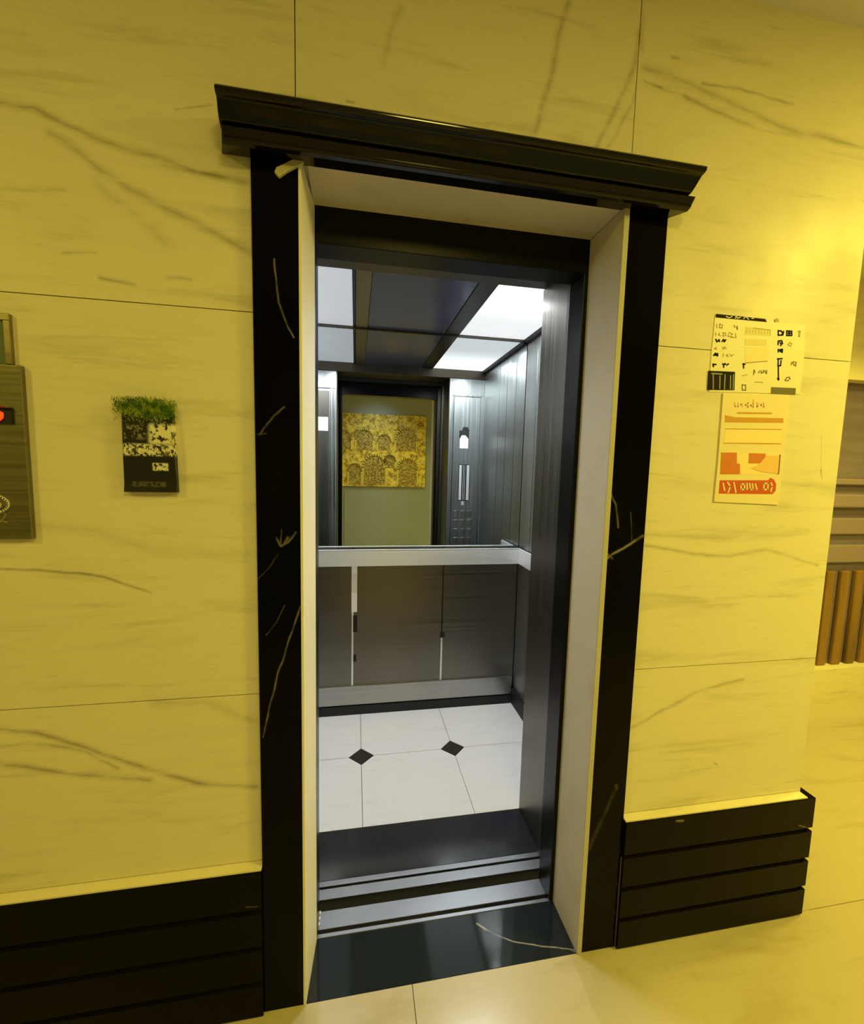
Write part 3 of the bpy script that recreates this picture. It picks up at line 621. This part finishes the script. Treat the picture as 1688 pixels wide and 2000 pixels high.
flat('orange_block', [(1.1266, 1.5276), (1.1828, 1.5278), (1.1844, 1.4994), (1.1282, 1.4980)], M_orange, 'orange block', .0005)
flat('peach_block', [(1.1870, 1.5219), (1.2315, 1.5232), (1.2326, 1.4704), (1.1785, 1.4738), (1.1350, 1.4847), (1.1588, 1.4913)], M_peach, 'peach block', .0009)
flat('dark_edge', [(1.2311, 1.5262), (1.2347, 1.5263), (1.2363, 1.4690), (1.2327, 1.4689)], M_ink2, None, .0013)
flat('orange_band', [(1.0370, 1.4470), (1.2027, 1.4501), (1.2072, 1.4578), (1.2202, 1.4535), (1.2309, 1.4400), (1.2315, 1.4202), (1.2220, 1.4094), (1.0376, 1.4084)], M_red, 'orange red band')
obj('band_lettering', lambda bm: [stroke(bm, p, .0045, Y2-.0005) for p in [[(1.0482, 1.4383), (1.0555, 1.4176)], [(1.0633, 1.4415), (1.0732, 1.4298), (1.0682, 1.4118)], [(1.0840, 1.4419), (1.0942, 1.4122)],
   [(1.1089, 1.4364), (1.1106, 1.4214), (1.1228, 1.4216), (1.1210, 1.4381), (1.1089, 1.4364)], [(1.1295, 1.4398), (1.1316, 1.4218)], [(1.1383, 1.4399), (1.1421, 1.4219), (1.1527, 1.4221), (1.1473, 1.4386)], [(1.1578, 1.4388), (1.1650, 1.4223)],
   [(1.1878, 1.4408), (1.1881, 1.4226), (1.2024, 1.4228), (1.2020, 1.4410), (1.1878, 1.4408)], [(1.2126, 1.4427), (1.2174, 1.4322), (1.2139, 1.4169)]]], M_leaf, n2_, label='cream band lettering')
obj('band_lettering', lambda bm: [stroke(bm, p, .0035, Y2) for p in [[(1.0627, 1.6691), (1.0657, 1.6578), (1.0758, 1.6583), (1.0747, 1.6683)], [(1.0901, 1.6676), (1.0837, 1.6644), (1.0911, 1.6590)], [(1.1070, 1.6699), (1.0991, 1.6637), (1.1083, 1.6584), (1.1070, 1.6699)],
   [(1.1245, 1.6679), (1.1164, 1.6631), (1.1255, 1.6592), (1.1249, 1.6794)], [(1.1377, 1.6728), (1.1392, 1.6599), (1.1434, 1.6688)], [(1.1588, 1.6710), (1.1506, 1.6662), (1.1617, 1.6610), (1.1603, 1.6725)]]], mat('faded_rose_ink', (.80, .50, .28), .5), n2_, label='faded rose lettering')

# ------------------------------------------------------------------ floor-side and far details
cb = thing('panelled_cabinet', 'brown panelled recessed unit in the far passage wall at the right edge', 'cabinet', (2.9, YFAR+.1, .18))
M_br = brushed('brown_panel', (.17, .135, .21), .55, (3, 3, 20), .12, 0.); M_br2 = mat('pale_brown_moulding', (.24, .185, .26), .5); M_dk = brushed('dark_brown_slats', (.20, .11, .03), .5, (6, 6, 1), .35, 0.)
boxes('back_panel', [(FX0, FX1, YFAR+.08, YFAR+.10, FZ0, FZ1)], M_br, cb)
boxes('moulding', [(FX0, FX1, YFAR+.04, YFAR+.08, 1.42, 1.46)], M_br2, cb, bevel=.008)
boxes('moulding', [(FX0, FX1, YFAR+.03, YFAR+.08, 1.27, 1.36)], M_br2, cb, bevel=.012)
boxes('moulding', [(FX0, FX1, YFAR+.05, YFAR+.08, 1.09, 1.20)], M_br2, cb, bevel=.008)
boxes('moulding', [(FX0, FX1, YFAR+.04, YFAR+.08, .90, 1.02)], M_br2, cb, bevel=.008)
for i in range(17):
    x = FX0+.02+i*.12
    boxes('slat', [(x, x+.07, YFAR+.05, YFAR+.08, FZ0, .84)], M_dk, cb, bevel=.008)

# golden picture on the opposite wall (seen in the mirror)
pc = thing('wall_picture', 'wide golden picture of arched niches, reflected in the mirror from the opposite wall', 'picture', (.35, YN, 1.7))
mgd = mat('gold_relief', (.6, .42, .06), .5); t, b = nodes(mgd); co = coord(t)
a_ = t.noise(co, 14, 5, .75).outputs[0]; b2 = t.noise(co, 34, 3, .7).outputs[0]
c = t.mix(t.ramp(a_, .40, .60), rgba((.30, .21, .03)), rgba((.95, .72, .10)))
c = t.mix(t.math('MULTIPLY', t.ramp(b2, .48, .62), .6), c, rgba((1, .92, .45)))
t.link(c, b.inputs['Base Color'])
boxes('canvas', [(-.72, 1.05, YN, YN+.03, 1.175, 2.245)], mgd, pc, bevel=.004)
mg2 = mat('gold_arch', (.80, .66, .16), .45); mg3 = mat('niche_fill', (.36, .27, .08), .6); t, b = nodes(mg3)
t.link(t.mix(t.ramp(t.noise(coord(t), 40, 4, .7).outputs[0], .4, .6), rgba((.20, .14, .03)), rgba((.60, .48, .16))), b.inputs['Base Color'])
for (x, z, rx, h_, big) in ((-.40, 1.20, .13, .22, 1), (-.01, 1.20, .10, .20, 0), (.28, 1.20, .17, .26, 1), (.78, 1.20, .15, .24, 1), (-.50, 1.72, .12, .14, 0), (-.18, 1.72, .12, .14, 0), (.13, 1.72, .13, .15, 0), (.42, 1.72, .10, .12, 0), (.75, 1.72, .16, .16, 1), (.51, 1.46, .08, .10, 0)):
    pts = [(x-rx, z)]+arc(x, z+h_, rx, rx*1.1, 180, 0, 14)+[(x+rx, z)]
    obj('niche', lambda bm: prism_y(bm, pts, YN+.031, YN+.034), mg3, pc)
    obj('arch', lambda bm: stroke(bm, pts, .022, YN+.045, .011), mg2, pc)
struct('trim_2', [(-.168, -.162, YN, YN+.004, .1, 1.1)], mat('panel_seam', (.12, .13, .12), .6))
